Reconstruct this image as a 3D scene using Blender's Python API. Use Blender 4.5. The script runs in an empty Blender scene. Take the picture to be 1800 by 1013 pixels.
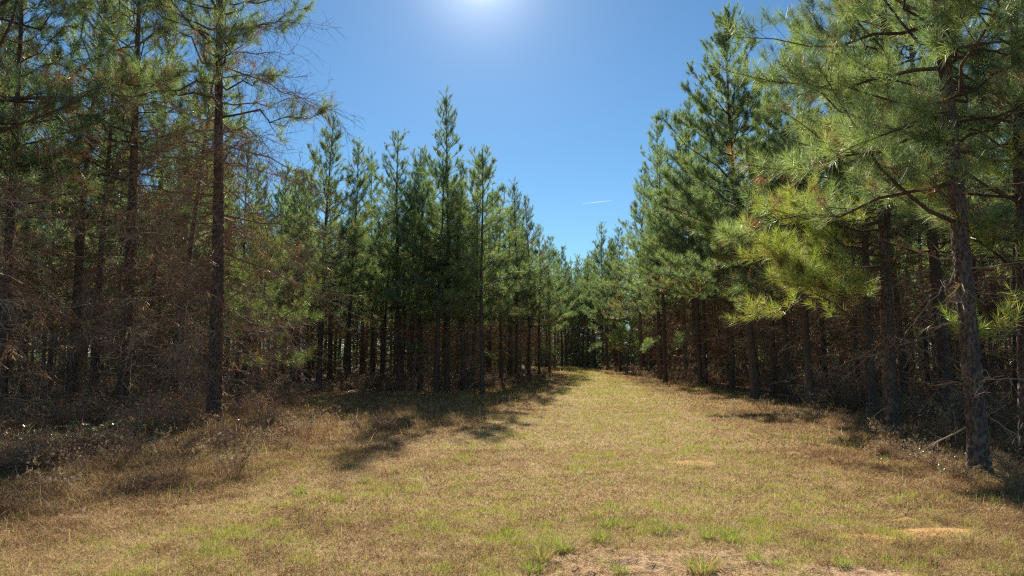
import bpy, math
import numpy as np
from mathutils import Vector

# ------------------------------------------------------------------ basics
sc = bpy.context.scene
COL = sc.collection
R = math.radians
CAM_H, PITCH, FOC = 1.5, R(5.52), 1200.0      # eye height, tilt, focal length in photo pixels
SUN_EL, SUN_AZ = R(30.7), R(-2.75)            # sun just above the top of the frame, a little left of the track
SUN = np.array([math.sin(SUN_AZ) * math.cos(SUN_EL), math.cos(SUN_AZ) * math.cos(SUN_EL), math.sin(SUN_EL)])


def norm(a):
    return a / np.maximum(np.linalg.norm(a, axis=-1, keepdims=True), 1e-9)


def hash2(ix, iy, seed):
    h = (ix.astype(np.int64) * 374761393 + iy.astype(np.int64) * 668265263 + seed * 974634721) & 0xffffffff
    h = ((h ^ (h >> 13)) * 1274126177) & 0xffffffff
    return ((h ^ (h >> 16)) & 0xffff) / 65535.0


def vnoise(x, y, scale, seed=0):
    x = np.asarray(x, float) / scale; y = np.asarray(y, float) / scale
    ix, iy = np.floor(x), np.floor(y)
    fx, fy = x - ix, y - iy
    fx = fx * fx * (3 - 2 * fx); fy = fy * fy * (3 - 2 * fy)
    a, b = hash2(ix, iy, seed), hash2(ix + 1, iy, seed)
    c, d = hash2(ix, iy + 1, seed), hash2(ix + 1, iy + 1, seed)
    return (a * (1 - fx) + b * fx) * (1 - fy) + (c * (1 - fx) + d * fx) * fy


def fbm(x, y, scale, seed=0, oct=3):
    s, a, t = 0, 1.0, 0
    for k in range(oct):
        s = s + a * vnoise(x, y, scale / 2 ** k, seed + 11 * k); t += a; a *= .55
    return s / t


def sstep(a, b, x):
    t = np.clip((x - a) / (b - a), 0, 1)
    return t * t * (3 - 2 * t)


# plan of the clearing: edges of the two stands and of the mown track, by distance y
def left_edge(y):
    return np.interp(y, [0, 6, 10, 15, 17, 22, 30, 33, 35, 40, 50, 60, 72, 82, 90],
                     [-7.2, -7.0, -6.6, -6.0, -7.5, -9.0, -8.5, -5.0, -1.0, .6, 2.0, 3.0, 3.4, 2.6, 20])


def right_edge(y):
    return np.interp(y, [0, 9, 13, 20, 25, 35, 50, 64, 75, 90], [5.6, 6.1, 6.9, 7.6, 8.0, 8.2, 8.7, 9.0, 8.6, -10])


def track_l(y):
    return np.interp(y, [0, 5, 10, 18, 34, 55, 75], [-4.5, -3.6, -1.7, .6, 2.7, 4.8, 5.2])


def track_r(y):
    return np.interp(y, [0, 5, 10, 18, 34, 55, 75], [3.0, 3.4, 4.0, 4.9, 5.8, 6.9, 7.6])


def terrain(x, y):
    x = np.asarray(x, float); y = np.asarray(y, float)
    z = .10 * (fbm(x, y, 5.0, 3) - .5) + .05 * (fbm(x, y, 1.1, 5) - .5)
    z = z - .28 * sstep(12, 32, y) * sstep(1.5, -2.5, x - .06 * y + .6) * sstep(70, 45, y)
    z = z + .10 * sstep(-5, -8, x) * sstep(16, 9, y)
    near = sstep(70, 30, np.hypot(x, y - 40))
    return z * (.35 + .65 * near)


def soil_mask(x, y):
    x = np.asarray(x, float); y = np.asarray(y, float)
    wob = .5 * (fbm(x, y, .5, 31) - .5) + .25 * (fbm(x, y, .12, 33) - .5)
    m = 0
    for cx, cy, rx, ry in [(1.15, 5.02, 1.15, .50), (.5, 4.72, .45, .34), (2.2, 4.8, .5, .25)]:
        m = np.maximum(m, sstep(1.15, .7, np.hypot((x - cx) / rx, (y - cy) / ry) + wob))
    return m


MOUNDS = [  # orange sandy spots (px, distance, rx, ry, height)
    (1217, 9.55, .34, .24, .018), (1640, 5.95, .34, .15, .02), (1530, 5.78, .26, .12, .01), (1305, 12.6, .2, .16, .04),
    (1395, 10.6, .12, .1, .02), (1590, 6.35, .13, .09, .04)]


def at_x(px, d):
    return (px - 900) / FOC * (d * math.cos(PITCH) - CAM_H * math.sin(PITCH))


def mound_mask(x, y, grow=1.0):
    x = np.asarray(x, float); y = np.asarray(y, float)
    wob = 1.3 * (fbm(x, y, .22, 41) - .5)
    m = 0
    for px, d, rx, ry, h in MOUNDS:
        m = np.maximum(m, sstep(1.1, .75, np.hypot((x - at_x(px, d)) / (rx * grow), (y - d) / (ry * grow)) + wob))
    return m


# ------------------------------------------------------------------ mesh building
class Geo:
    def __init__(self):
        self.V, self.T, self.Q, self.A, self.n = [], [], [], [], 0

    def add(self, V, tris=None, quads=None, tint=.5):
        V = np.asarray(V, np.float32).reshape(-1, 3)
        self.V.append(V)
        self.A.append(np.broadcast_to(np.asarray(tint, np.float32), (len(V),)))
        if tris is not None and len(tris): self.T.append(np.asarray(tris, np.int32) + self.n)
        if quads is not None and len(quads): self.Q.append(np.asarray(quads, np.int32) + self.n)
        self.n += len(V)
        return self

    def tubes(self, P, Rad, S=4, tint=.5):
        P = np.asarray(P, float); N, K, _ = P.shape
        if N == 0: return self
        T = norm(np.gradient(P, axis=1))
        tm = norm(P[:, -1] - P[:, 0])
        ref = np.where(np.abs(tm[:, 2:3]) > .85, np.array([[1., 0, 0]]), np.array([[0, 0, 1.]]))
        u = norm(np.cross(tm, ref))[:, None, :]
        v = norm(np.cross(T, np.broadcast_to(u, T.shape))); u2 = np.cross(v, T)
        a = np.arange(S) * 2 * math.pi / S
        ring = u2[:, :, None, :] * np.cos(a)[None, None, :, None] + v[:, :, None, :] * np.sin(a)[None, None, :, None]
        V = P[:, :, None, :] + ring * np.asarray(Rad)[:, :, None, None]
        base = (np.arange(N) * K * S)[:, None, None]
        k = (np.arange(K - 1) * S)[None, :, None]
        s = np.arange(S)[None, None, :]; s2 = (s + 1) % S
        q = np.stack(np.broadcast_arrays(base + k + s, base + k + s2, base + k + S + s2, base + k + S + s), -1).reshape(-1, 4)
        t = np.asarray(tint, np.float32)
        if t.ndim == 1: t = np.repeat(t, K * S)
        return self.add(V, quads=q, tint=t)

    def needles(self, rng, pos, dr, lb, nl, n, w, tint, a0=75, a1=15, droop=.12):
        M = len(pos)
        if M == 0: return self
        dr = norm(dr)
        ref = np.where(np.abs(dr[:, 2:3]) > .85, np.array([[1., 0, 0]]), np.array([[0, 0, 1.]]))
        u = norm(np.cross(dr, ref)); v = np.cross(dr, u)
        t = rng.random((M, n)); ph = rng.random((M, n)) * 6.283
        al = np.radians(a0 + (a1 - a0) * t + rng.normal(0, 9, (M, n)))
        lb = np.broadcast_to(np.asarray(lb, float), (M,)); nl = np.broadcast_to(np.asarray(nl, float), (M,))
        base = pos[:, None] - dr[:, None] * (lb[:, None] * (1 - t))[..., None]
        rad = u[:, None] * np.cos(ph)[..., None] + v[:, None] * np.sin(ph)[..., None]
        nd = dr[:, None] * np.cos(al)[..., None] + rad * np.sin(al)[..., None]
        ln = (nl[:, None] * rng.uniform(.72, 1.12, (M, n)))[..., None]
        tip = base + nd * ln; tip[..., 2] -= droop * ln[..., 0] * (1 - np.abs(nd[..., 2]))
        pr = norm(np.cross(nd, rng.normal(size=(M, n, 3)))) * (w * .5)
        V = np.stack([base - pr, base + pr, tip], 2).reshape(-1, 3)
        tt = np.clip(np.repeat(tint, n) + rng.normal(0, .05, M * n), 0, 1)
        return self.add(V, tris=np.arange(M * n * 3).reshape(-1, 3), tint=np.repeat(tt, 3))

    def blades(self, rng, x, y, z, ln, w, lean, seg, tint, az=None):
        """grass blades: base point, length, width, lean from upright (radians); seg bends"""
        N = len(x)
        az = rng.random(N) * 6.283 if az is None else az
        h = np.stack([np.cos(az), np.sin(az), 0 * az], 1)
        sd = np.stack([-np.sin(az), np.cos(az), 0 * az], 1)
        tw = rng.normal(0, .7, N)[:, None]
        sd = norm(sd * np.cos(tw) + np.array([[0, 0, 1.]]) * np.sin(tw) * .6)
        b = np.stack([x, y, z], 1)
        if seg == 1:
            d = h * np.sin(lean)[:, None] + np.array([[0, 0, 1.]]) * np.cos(lean)[:, None]
            V = np.stack([b - sd * w[:, None] / 2, b + sd * w[:, None] / 2, b + d * ln[:, None]], 1)
            return self.add(V, tris=np.arange(N * 3).reshape(-1, 3), tint=np.repeat(tint, 3))
        rows = []; p = b.copy()
        for k in range(seg):
            rows += [p - sd * (w * (1 - .75 * k / seg))[:, None] / 2, p + sd * (w * (1 - .75 * k / seg))[:, None] / 2]
            le = np.minimum(lean * (.45 + 1.1 * (k + .5) / seg), 1.95)
            p = p + (h * np.sin(le)[:, None] + np.array([[0, 0, 1.]]) * np.cos(le)[:, None]) * (ln / seg)[:, None]
        rows.append(p)
        V = np.stack(rows, 1); m = 2 * seg + 1
        o = (np.arange(N) * m)[:, None]
        q = [o + np.array([[2 * k, 2 * k + 1, 2 * k + 3, 2 * k + 2]]) for k in range(seg - 1)]
        return self.add(V, quads=np.concatenate(q) if q else None, tris=o + np.array([[2 * seg - 2, 2 * seg - 1, 2 * seg]]),
                        tint=np.repeat(tint, m))

    def mesh(self, name, mat, smooth=False):
        V = np.concatenate(self.V) if self.V else np.zeros((0, 3), np.float32)
        T = np.concatenate(self.T) if self.T else np.zeros((0, 3), np.int32)
        Q = np.concatenate(self.Q) if self.Q else np.zeros((0, 4), np.int32)
        me = bpy.data.meshes.new(name)
        me.vertices.add(len(V)); me.vertices.foreach_set('co', np.ascontiguousarray(V, np.float32).ravel())
        L = np.concatenate([Q.ravel(), T.ravel()]).astype(np.int32)
        me.loops.add(len(L)); me.loops.foreach_set('vertex_index', L)
        st = np.concatenate([np.arange(len(Q)) * 4, len(Q) * 4 + np.arange(len(T)) * 3]).astype(np.int32)
        me.polygons.add(len(st)); me.polygons.foreach_set('loop_start', st)
        me.polygons.foreach_set('use_smooth', np.full(len(st), smooth))
        at = me.attributes.new('tint', 'FLOAT', 'POINT'); at.data.foreach_set('value', np.ascontiguousarray(np.concatenate(self.A), np.float32))
        me.update(calc_edges=True)
        me.materials.append(mat)
        return me


def link(name, mesh, parent=None, **props):
    o = bpy.data.objects.new(name, mesh); COL.objects.link(o)
    if parent is not None: o.parent = parent
    for k, v in props.items(): o[k] = v
    return o


def curve_paths(P0, D, L, K, bend, rng=None, wig=0.0):
    s = np.linspace(0, 1, K)[None, :, None]
    P = P0[:, None] + D[:, None] * s * L[:, None, None] + bend[:, None] * s ** 2
    if rng is not None and wig > 0:
        nz = rng.normal(0, 1, (len(P0), K, 3)) * (wig * L)[:, None, None]; nz[:, 0] = 0
        P = P + nz
    return P


def sample(P, idx, s):
    K = P.shape[1]; f = np.clip(s, 0, .999) * (K - 1); i = f.astype(int); r = (f - i)[:, None]
    a, b = P[idx, i], P[idx, i + 1]
    return a * (1 - r) + b * r, norm(b - a)


def radii(N, K, r0, r1):
    t = np.linspace(0, 1, K)[None, :]
    return np.asarray(r0).reshape(-1, 1) * (1 - t) + np.asarray(r1).reshape(-1, 1) * t + np.zeros((N, 1))


# ------------------------------------------------------------------ materials
def new_mat(name):
    m = bpy.data.materials.new(name); m.use_nodes = True
    nt = m.node_tree; nt.nodes.clear()
    return m, nt, nt.nodes.new('ShaderNodeOutputMaterial')


def nd(nt, typ, **kw):
    n = nt.nodes.new(typ)
    for k, v in kw.items(): setattr(n, k, v)
    return n


def ramp(nt, stops, fac):
    r = nd(nt, 'ShaderNodeValToRGB'); el = r.color_ramp.elements
    while len(el) < len(stops): el.new(.5)
    for e, (p, c) in zip(el, stops): e.position = p; e.color = (*c, 1)
    nt.links.new(fac, r.inputs[0])
    return r.outputs[0]


def leaf_mat(name, stops, transl=.4, gloss=.08, rough=.4, obj_var=.25, attr='tint'):
    m, nt, out = new_mat(name)
    a = nd(nt, 'ShaderNodeAttribute', attribute_name=attr)
    col = ramp(nt, stops, a.outputs['Fac'])
    if obj_var:
        oi = nd(nt, 'ShaderNodeObjectInfo')
        mr = nd(nt, 'ShaderNodeMapRange'); nt.links.new(oi.outputs['Random'], mr.inputs[0])
        mr.inputs[3].default_value = 1 - obj_var; mr.inputs[4].default_value = 1 + obj_var
        hs = nd(nt, 'ShaderNodeHueSaturation'); nt.links.new(col, hs.inputs['Color']); nt.links.new(mr.outputs[0], hs.inputs['Value'])
        col = hs.outputs[0]
    d = nd(nt, 'ShaderNodeBsdfDiffuse'); t = nd(nt, 'ShaderNodeBsdfTranslucent'); g = nd(nt, 'ShaderNodeBsdfGlossy')
    g.inputs['Roughness'].default_value = rough; g.inputs['Color'].default_value = (.9, .9, .85, 1)
    nt.links.new(col, d.inputs[0]); nt.links.new(col, t.inputs[0])
    m1 = nd(nt, 'ShaderNodeMixShader'); m1.inputs[0].default_value = transl
    nt.links.new(d.outputs[0], m1.inputs[1]); nt.links.new(t.outputs[0], m1.inputs[2])
    m2 = nd(nt, 'ShaderNodeMixShader'); m2.inputs[0].default_value = gloss
    nt.links.new(m1.outputs[0], m2.inputs[1]); nt.links.new(g.outputs[0], m2.inputs[2])
    nt.links.new(m2.outputs[0], out.inputs[0])
    return m


def bark_mat(name, dark, light, scale=1.0, bump=.6):
    m, nt, out = new_mat(name)
    tc = nd(nt, 'ShaderNodeTexCoord'); mp = nd(nt, 'ShaderNodeMapping')
    mp.inputs['Scale'].default_value = (18 * scale, 18 * scale, 5.5 * scale)
    nt.links.new(tc.outputs['Object'], mp.inputs[0])
    nz = nd(nt, 'ShaderNodeTexNoise'); nz.inputs['Scale'].default_value = 1.4; nz.inputs['Detail'].default_value = 5
    nt.links.new(mp.outputs[0], nz.inputs['Vector'])
    vo = nd(nt, 'ShaderNodeTexVoronoi', feature='DISTANCE_TO_EDGE'); vo.inputs['Scale'].default_value = 1.0
    ad = nd(nt, 'ShaderNodeVectorMath', operation='MULTIPLY_ADD')
    nt.links.new(nz.outputs['Color'], ad.inputs[0]); ad.inputs[1].default_value = (.9, .9, .9); nt.links.new(mp.outputs[0], ad.inputs[2])
    nt.links.new(ad.outputs[0], vo.inputs['Vector'])
    a = nd(nt, 'ShaderNodeAttribute', attribute_name='tint')
    mx = nd(nt, 'ShaderNodeMath', operation='MULTIPLY_ADD'); nt.links.new(nz.outputs[0], mx.inputs[0]); mx.inputs[1].default_value = .8
    sb = nd(nt, 'ShaderNodeMath', operation='SUBTRACT'); nt.links.new(a.outputs['Fac'], sb.inputs[0]); sb.inputs[1].default_value = .4
    nt.links.new(sb.outputs[0], mx.inputs[2])
    mid = tuple((p + q) / 2 for p, q in zip(dark, light))
    col = ramp(nt, [(.2, dark), (.5, mid), (.8, light)], mx.outputs[0])
    hsum = nd(nt, 'ShaderNodeMath', operation='MULTIPLY_ADD'); nt.links.new(nz.outputs[0], hsum.inputs[0]); hsum.inputs[1].default_value = .35
    mr = nd(nt, 'ShaderNodeMapRange'); mr.inputs[1].default_value = 0; mr.inputs[2].default_value = .22
    nt.links.new(vo.outputs['Distance'], mr.inputs[0]); nt.links.new(mr.outputs[0], hsum.inputs[2])
    bp = nd(nt, 'ShaderNodeBump'); bp.inputs['Strength'].default_value = bump; bp.inputs['Distance'].default_value = .02
    nt.links.new(hsum.outputs[0], bp.inputs['Height'])
    p = nd(nt, 'ShaderNodeBsdfPrincipled'); p.inputs['Roughness'].default_value = .85; p.inputs['Specular IOR Level'].default_value = .25
    nt.links.new(col, p.inputs['Base Color']); nt.links.new(bp.outputs[0], p.inputs['Normal'])
    nt.links.new(p.outputs[0], out.inputs[0])
    return m


NEEDLE = leaf_mat('needle_green', [(.0, (.070, .130, .060)), (.3, (.165, .255, .078)), (.55, (.295, .390, .088)),
                                   (.78, (.41, .485, .095)), (.86, (.48, .48, .11)), (.9, (.24, .13, .06)), (1, (.30, .12, .045))],
                  transl=.55, gloss=.13, rough=.5, obj_var=.18)
NEEDLE_YOUNG = leaf_mat('needle_yellow_green', [(.0, (.14, .20, .04)), (.4, (.28, .42, .055)), (.75, (.42, .54, .06)), (.86, (.46, .52, .08)),
                                                (.9, (.30, .15, .05)), (1, (.42, .15, .04))], transl=.5, gloss=.12, rough=.5, obj_var=.1)
BARK = bark_mat('pine_bark', (.045, .032, .026), (.20, .150, .125), 1.0, .8)
BARK_NEAR = bark_mat('pine_bark_plated', (.055, .038, .030), (.24, .175, .145), 2.4, .5)
LIMB = bark_mat('limb_bark', (.05, .032, .024), (.17, .115, .085), 1.6, .4)
DEADWOOD = leaf_mat('dead_twig', [(0, (.11, .062, .038)), (.5, (.28, .185, .12)), (.85, (.47, .345, .24)), (1, (.56, .44, .33))],
                    transl=.0, gloss=.025, rough=.6, obj_var=.4)
GRASS = leaf_mat('grass_blade', [(0, (.15, .08, .035)), (.2, (.36, .21, .09)), (.42, (.55, .37, .16)), (.62, (.76, .61, .37)),
                                 (.72, (.46, .41, .10)), (.85, (.34, .40, .06)), (1, (.26, .40, .045))], transl=.38, gloss=.025, rough=.6, obj_var=0)
STRAW = leaf_mat('pine_straw', [(0, (.08, .045, .028)), (.5, (.23, .125, .065)), (1, (.38, .23, .12))], transl=.2, gloss=.04, obj_var=0)
WEED = leaf_mat('weed_dry', [(0, (.09, .055, .035)), (.35, (.24, .145, .08)), (.7, (.42, .28, .16)), (.9, (.58, .45, .30)), (1, (.70, .62, .50))],
                transl=.35, gloss=.02, rough=.6, obj_var=.2)
LEAF = leaf_mat('briar_leaf', [(0, (.05, .08, .03)), (.5, (.13, .18, .05)), (.8, (.28, .34, .07)), (1, (.40, .42, .12))], transl=.3, gloss=.16, rough=.4, obj_var=.15)


def ground_mat():
    m, nt, out = new_mat('ground_soil')
    tc = nd(nt, 'ShaderNodeTexCoord')
    def noise(scale, detail=6):
        n = nd(nt, 'ShaderNodeTexNoise'); n.inputs['Scale'].default_value = scale; n.inputs['Detail'].default_value = detail
        nt.links.new(tc.outputs['Object'], n.inputs['Vector']); return n.outputs[0]
    n1, n2 = noise(14), noise(70, 4)
    mm = nd(nt, 'ShaderNodeMath', operation='MULTIPLY_ADD'); nt.links.new(n2, mm.inputs[0]); mm.inputs[1].default_value = .5
    hf = nd(nt, 'ShaderNodeMath', operation='MULTIPLY'); nt.links.new(n1, hf.inputs[0]); hf.inputs[1].default_value = .5
    nt.links.new(hf.outputs[0], mm.inputs[2])
    turf = ramp(nt, [(.3, (.16, .10, .045)), (.5, (.36, .24, .105)), (.7, (.50, .36, .17))], mm.outputs[0])
    soil = ramp(nt, [(.38, (.11, .06, .03)), (.47, (.36, .22, .115)), (.64, (.56, .38, .21))], mm.outputs[0])
    sand = ramp(nt, [(.36, (.30, .16, .06)), (.5, (.54, .31, .11)), (.7, (.64, .41, .18))], mm.outputs[0])
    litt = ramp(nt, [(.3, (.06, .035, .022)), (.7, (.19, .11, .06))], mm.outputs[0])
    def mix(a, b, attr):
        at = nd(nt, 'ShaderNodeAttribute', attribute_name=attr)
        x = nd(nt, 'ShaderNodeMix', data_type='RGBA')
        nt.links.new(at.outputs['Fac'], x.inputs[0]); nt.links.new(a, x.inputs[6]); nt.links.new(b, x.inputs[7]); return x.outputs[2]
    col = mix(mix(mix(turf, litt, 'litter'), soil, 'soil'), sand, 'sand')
    bp = nd(nt, 'ShaderNodeBump'); bp.inputs['Strength'].default_value = .9; bp.inputs['Distance'].default_value = .03
    nt.links.new(mm.outputs[0], bp.inputs['Height'])
    p = nd(nt, 'ShaderNodeBsdfPrincipled'); p.inputs['Roughness'].default_value = .95; p.inputs['Specular IOR Level'].default_value = .1
    nt.links.new(col, p.inputs['Base Color']); nt.links.new(bp.outputs[0], p.inputs['Normal']); nt.links.new(p.outputs[0], out.inputs[0])
    return m


def forest(x, y):
    """1 inside the stands, 0 on the open track and verges"""
    wob = 1.6 * (fbm(x, y, 2.5, 61) - .5)
    return np.maximum(sstep(-.2, 1.6, left_edge(y) - x + wob), sstep(0, 1.6, x - right_edge(y) + wob))


# ------------------------------------------------------------------ ground
def build_ground():
    def axis(lo, hi, fine_lo, fine_hi, st, n):
        a = np.arange(fine_lo, fine_hi + 1e-6, st)
        l = fine_lo - (fine_lo - lo) * np.linspace(0, 1, n + 1)[1:] ** 2.2
        r = fine_hi + (hi - fine_hi) * np.linspace(0, 1, n + 1)[1:] ** 2.2
        return np.concatenate([l[::-1], a, r])
    xs = axis(-900, 900, -8, 8, .035, 60); ys = axis(-900, 1500, 3.4, 12, .035, 90)
    X, Y = np.meshgrid(xs, ys); Z = terrain(X, Y)
    s = soil_mask(X, Y); md = mound_mask(X, Y)
    Z = Z + s * (.03 * (fbm(X, Y, .25, 71) - .5) + .10 * (np.maximum(fbm(X, Y, .11, 73), .5) - .5)) + .012 * (fbm(X, Y, .2, 75) - .5)
    for px, d, rx, ry, h in MOUNDS:
        Z = Z + h * np.exp(-(((X - at_x(px, d)) / rx) ** 2 + ((Y - d) / ry) ** 2) * 1.4) * (.6 + .8 * fbm(X, Y, .1, 77))
    g = Geo(); ny, nx = X.shape
    i = (np.arange(ny - 1)[:, None] * nx + np.arange(nx - 1)[None]).ravel()
    g.add(np.stack([X, Y, Z], -1).reshape(-1, 3), quads=np.stack([i, i + 1, i + nx + 1, i + nx], 1))
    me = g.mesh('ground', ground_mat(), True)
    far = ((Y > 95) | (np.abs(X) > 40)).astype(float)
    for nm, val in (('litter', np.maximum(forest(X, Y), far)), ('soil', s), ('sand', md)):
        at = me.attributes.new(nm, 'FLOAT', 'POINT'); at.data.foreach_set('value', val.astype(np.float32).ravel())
    link('ground', me, kind='structure')


def build_grass():
    rng = np.random.default_rng(21)
    g = Geo()
    # d0, d1, blades per m2, width, length, segments
    for d0, d1, dens, w, l0, l1, seg in [(2.6, 6.5, 9000, .0032, .03, .085, 2), (6.5, 11, 4200, .0048, .035, .09, 2), (11, 20, 1500, .0085, .04, .10, 1),
                                         (20, 38, 520, .016, .05, .11, 1), (38, 82, 170, .034, .06, .13, 1)]:
        hw = .85 * d1 + 1.5
        n = int((d1 - d0) * 2 * hw * dens)
        x = rng.uniform(-hw, hw, n); y = rng.uniform(d0, d1, n)
        ok = (np.abs(x) < .85 * y + 1.5) & (forest(x, y) < rng.random(n) * .9)
        tr = sstep(-.8, .6, x - track_l(y)) * sstep(1.0, -.8, x - track_r(y))
        bare = np.maximum(soil_mask(x, y) * .66, mound_mask(x, y) * .62)
        thin = .5 * sstep(.58, .70, fbm(x, y, .32, 83))
        ok &= rng.random(n) > bare + thin
        x, y, tr = x[ok], y[ok], tr[ok]; n = len(x)
        pn = fbm(x, y, 1.3, 91, 4); pf = vnoise(x, y, .16, 95)
        ct = (x - track_l(y)) / (track_r(y) - track_l(y)); rut = vnoise(ct * 5.5, y * .11, 1, 94)
        pg = np.clip(.008 + .27 * tr + .30 * (rut - .5) * tr + 1.0 * (pn - .52) + .16 * tr * sstep(.2, 1.6, np.minimum(x - track_l(y), track_r(y) - x)) + .40 * tr * sstep(12, 38, y), .025, .7) * (.35 + 1.9 * sstep(.5, .85, pf))
        green = rng.random(n) < pg
        dry = .02 + rng.beta(1.25, 1.1, n) * .64
        rb = sstep(.45, .7, fbm(x, y, 2.2, 97)) * (1 - tr)
        dry = np.clip(dry - .22 * rb * rng.random(n) + .42 * (fbm(x, y, .38, 92) - .5) + .34 * (.5 - rut) * tr - .25 * (1 - tr) * rng.random(n) - .12 * (pf < .25), 0, .66)
        gr = np.clip(rng.normal(.79, .07, n), .70, 1)
        tint = np.where(green, gr, dry)
        lean = np.where(green, np.abs(rng.normal(.6, .35, n)), rng.uniform(.95, 1.56, n))
        ln = rng.uniform(l0, l1, n) * (.55 + .9 * vnoise(x, y, .11, 98)) * (1 + .9 * (1 - tr) * fbm(x, y, .7, 99)) * np.where(green, .85, 1)
        up_ = rng.random(n) < .012; ln = np.where(up_, ln * 1.7, ln); lean = np.where(up_, rng.uniform(.1, .8, n), lean)
        z = terrain(x, y) + rng.uniform(-.004, .014, n)
        g.blades(rng, x, y, z, ln, w * rng.uniform(.6, 1.4, n), lean, seg, tint)
    link('grass', g.mesh('grass', GRASS), kind='stuff')
    # longer, matted dry grass on both verges
    g = Geo()
    for d0, d1, dens, w, l0, l1, seg in [(3, 11, 700, .0055, .11, .34, 3), (11, 20, 320, .009, .13, .38, 3), (20, 40, 80, .016, .10, .34, 3), (40, 82, 26, .03, .16, .40, 2)]:
        hw = .95 * d1 + 2
        n = int((d1 - d0) * 2 * hw * dens)
        x = rng.uniform(-hw, hw, n); y = rng.uniform(d0, d1, n)
        v = np.maximum(sstep(-.4, -2.6, x - track_l(y) + 1.2 * (fbm(x, y, 1.6, 101) - .5)),
                       .75 * sstep(.5, 2.4, x - track_r(y) + 1.2 * (fbm(x, y, 1.6, 103) - .5)))
        v = v * (.25 + .75 * sstep(.38, .62, fbm(x, y, .8, 105))) * (1 - .85 * sstep(.2, 2.8, np.maximum(left_edge(y) - x, x - right_edge(y)) - .8))
        v = v * (1 - np.maximum(soil_mask(x, y), mound_mask(x, y, 1.3)))
        ok = (rng.random(n) < v) & (np.abs(x) < .95 * y + 2)
        x, y, v = x[ok], y[ok], v[ok]; n = len(x)
        tint = np.clip(rng.beta(1.4, 1.9, n) * .74 - .13 + .3 * (fbm(x, y, .6, 104) - .5), 0, .66)
        grn = rng.random(n) < .05; tint = np.where(grn, .82, tint)
        az = 6.283 * vnoise(x, y, .5, 107) * 2 + rng.normal(0, 1.0, n)
        lean = rng.uniform(.45, 1.5, n)
        tall = np.where(rng.random(n) < .12, 1.5, 1.0) * (.55 + .7 * fbm(x, y, 1.4, 109)) * np.where(x > 0, .72, 1)
        g.blades(rng, x, y, terrain(x, y) - .01, rng.uniform(l0, l1, n) * tall, w * rng.uniform(.6, 1.3, n), lean, seg, tint, az)
    link('dry_grass', g.mesh('dry_grass', GRASS), kind='stuff')
    # fallen needles and twig litter under the trees
    g = Geo()
    for d0, d1, dens, w, l0, l1 in [(4, 14, 900, .006, .10, .20), (14, 28, 300, .012, .12, .24), (28, 70, 50, .03, .15, .3)]:
        hw = .9 * d1 + 3
        n = int((d1 - d0) * 2 * hw * dens)
        x = rng.uniform(-hw, hw, n); y = rng.uniform(d0, d1, n)
        ok = (forest(x, y) > rng.random(n) * .9) & (np.abs(x) < .9 * y + 3)
        x, y = x[ok], y[ok]; n = len(x)
        g.blades(rng, x, y, terrain(x, y) + rng.uniform(0, .02, n), rng.uniform(l0, l1, n), w * rng.uniform(.6, 1.3, n),
                 rng.uniform(1.1, 1.62, n), 1, np.clip(rng.beta(2, 2.2, n) + .2 * (fbm(x, y, 1.5, 111) - .5), 0, 1))
    link('pine_straw', g.mesh('pine_straw', STRAW), kind='stuff')


# ------------------------------------------------------------------ pines
def bark_plates(th, z, seed, nth=12, dz=.14):
    u = th / 6.2832 * nth; v = z / dz
    iu, iv = np.floor(u), np.floor(v)
    f1 = np.full(u.shape, 9.); f2 = np.full(u.shape, 9.); idr = np.zeros(u.shape)
    for du in (-1, 0, 1):
        for dv in (-1, 0, 1):
            cu, cv = iu + du, iv + dv; wu = np.mod(cu, nth)
            px = cu + hash2(wu, cv, seed); py = cv + hash2(wu, cv, seed + 5)
            d = np.hypot(px - u, (py - v) * .75)
            nearer = d < f1
            f2 = np.where(nearer, f1, np.minimum(f2, d)); idr = np.where(nearer, hash2(wu, cv, seed + 9), idr); f1 = np.where(nearer, d, f1)
    return f2 - f1, idr


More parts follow.
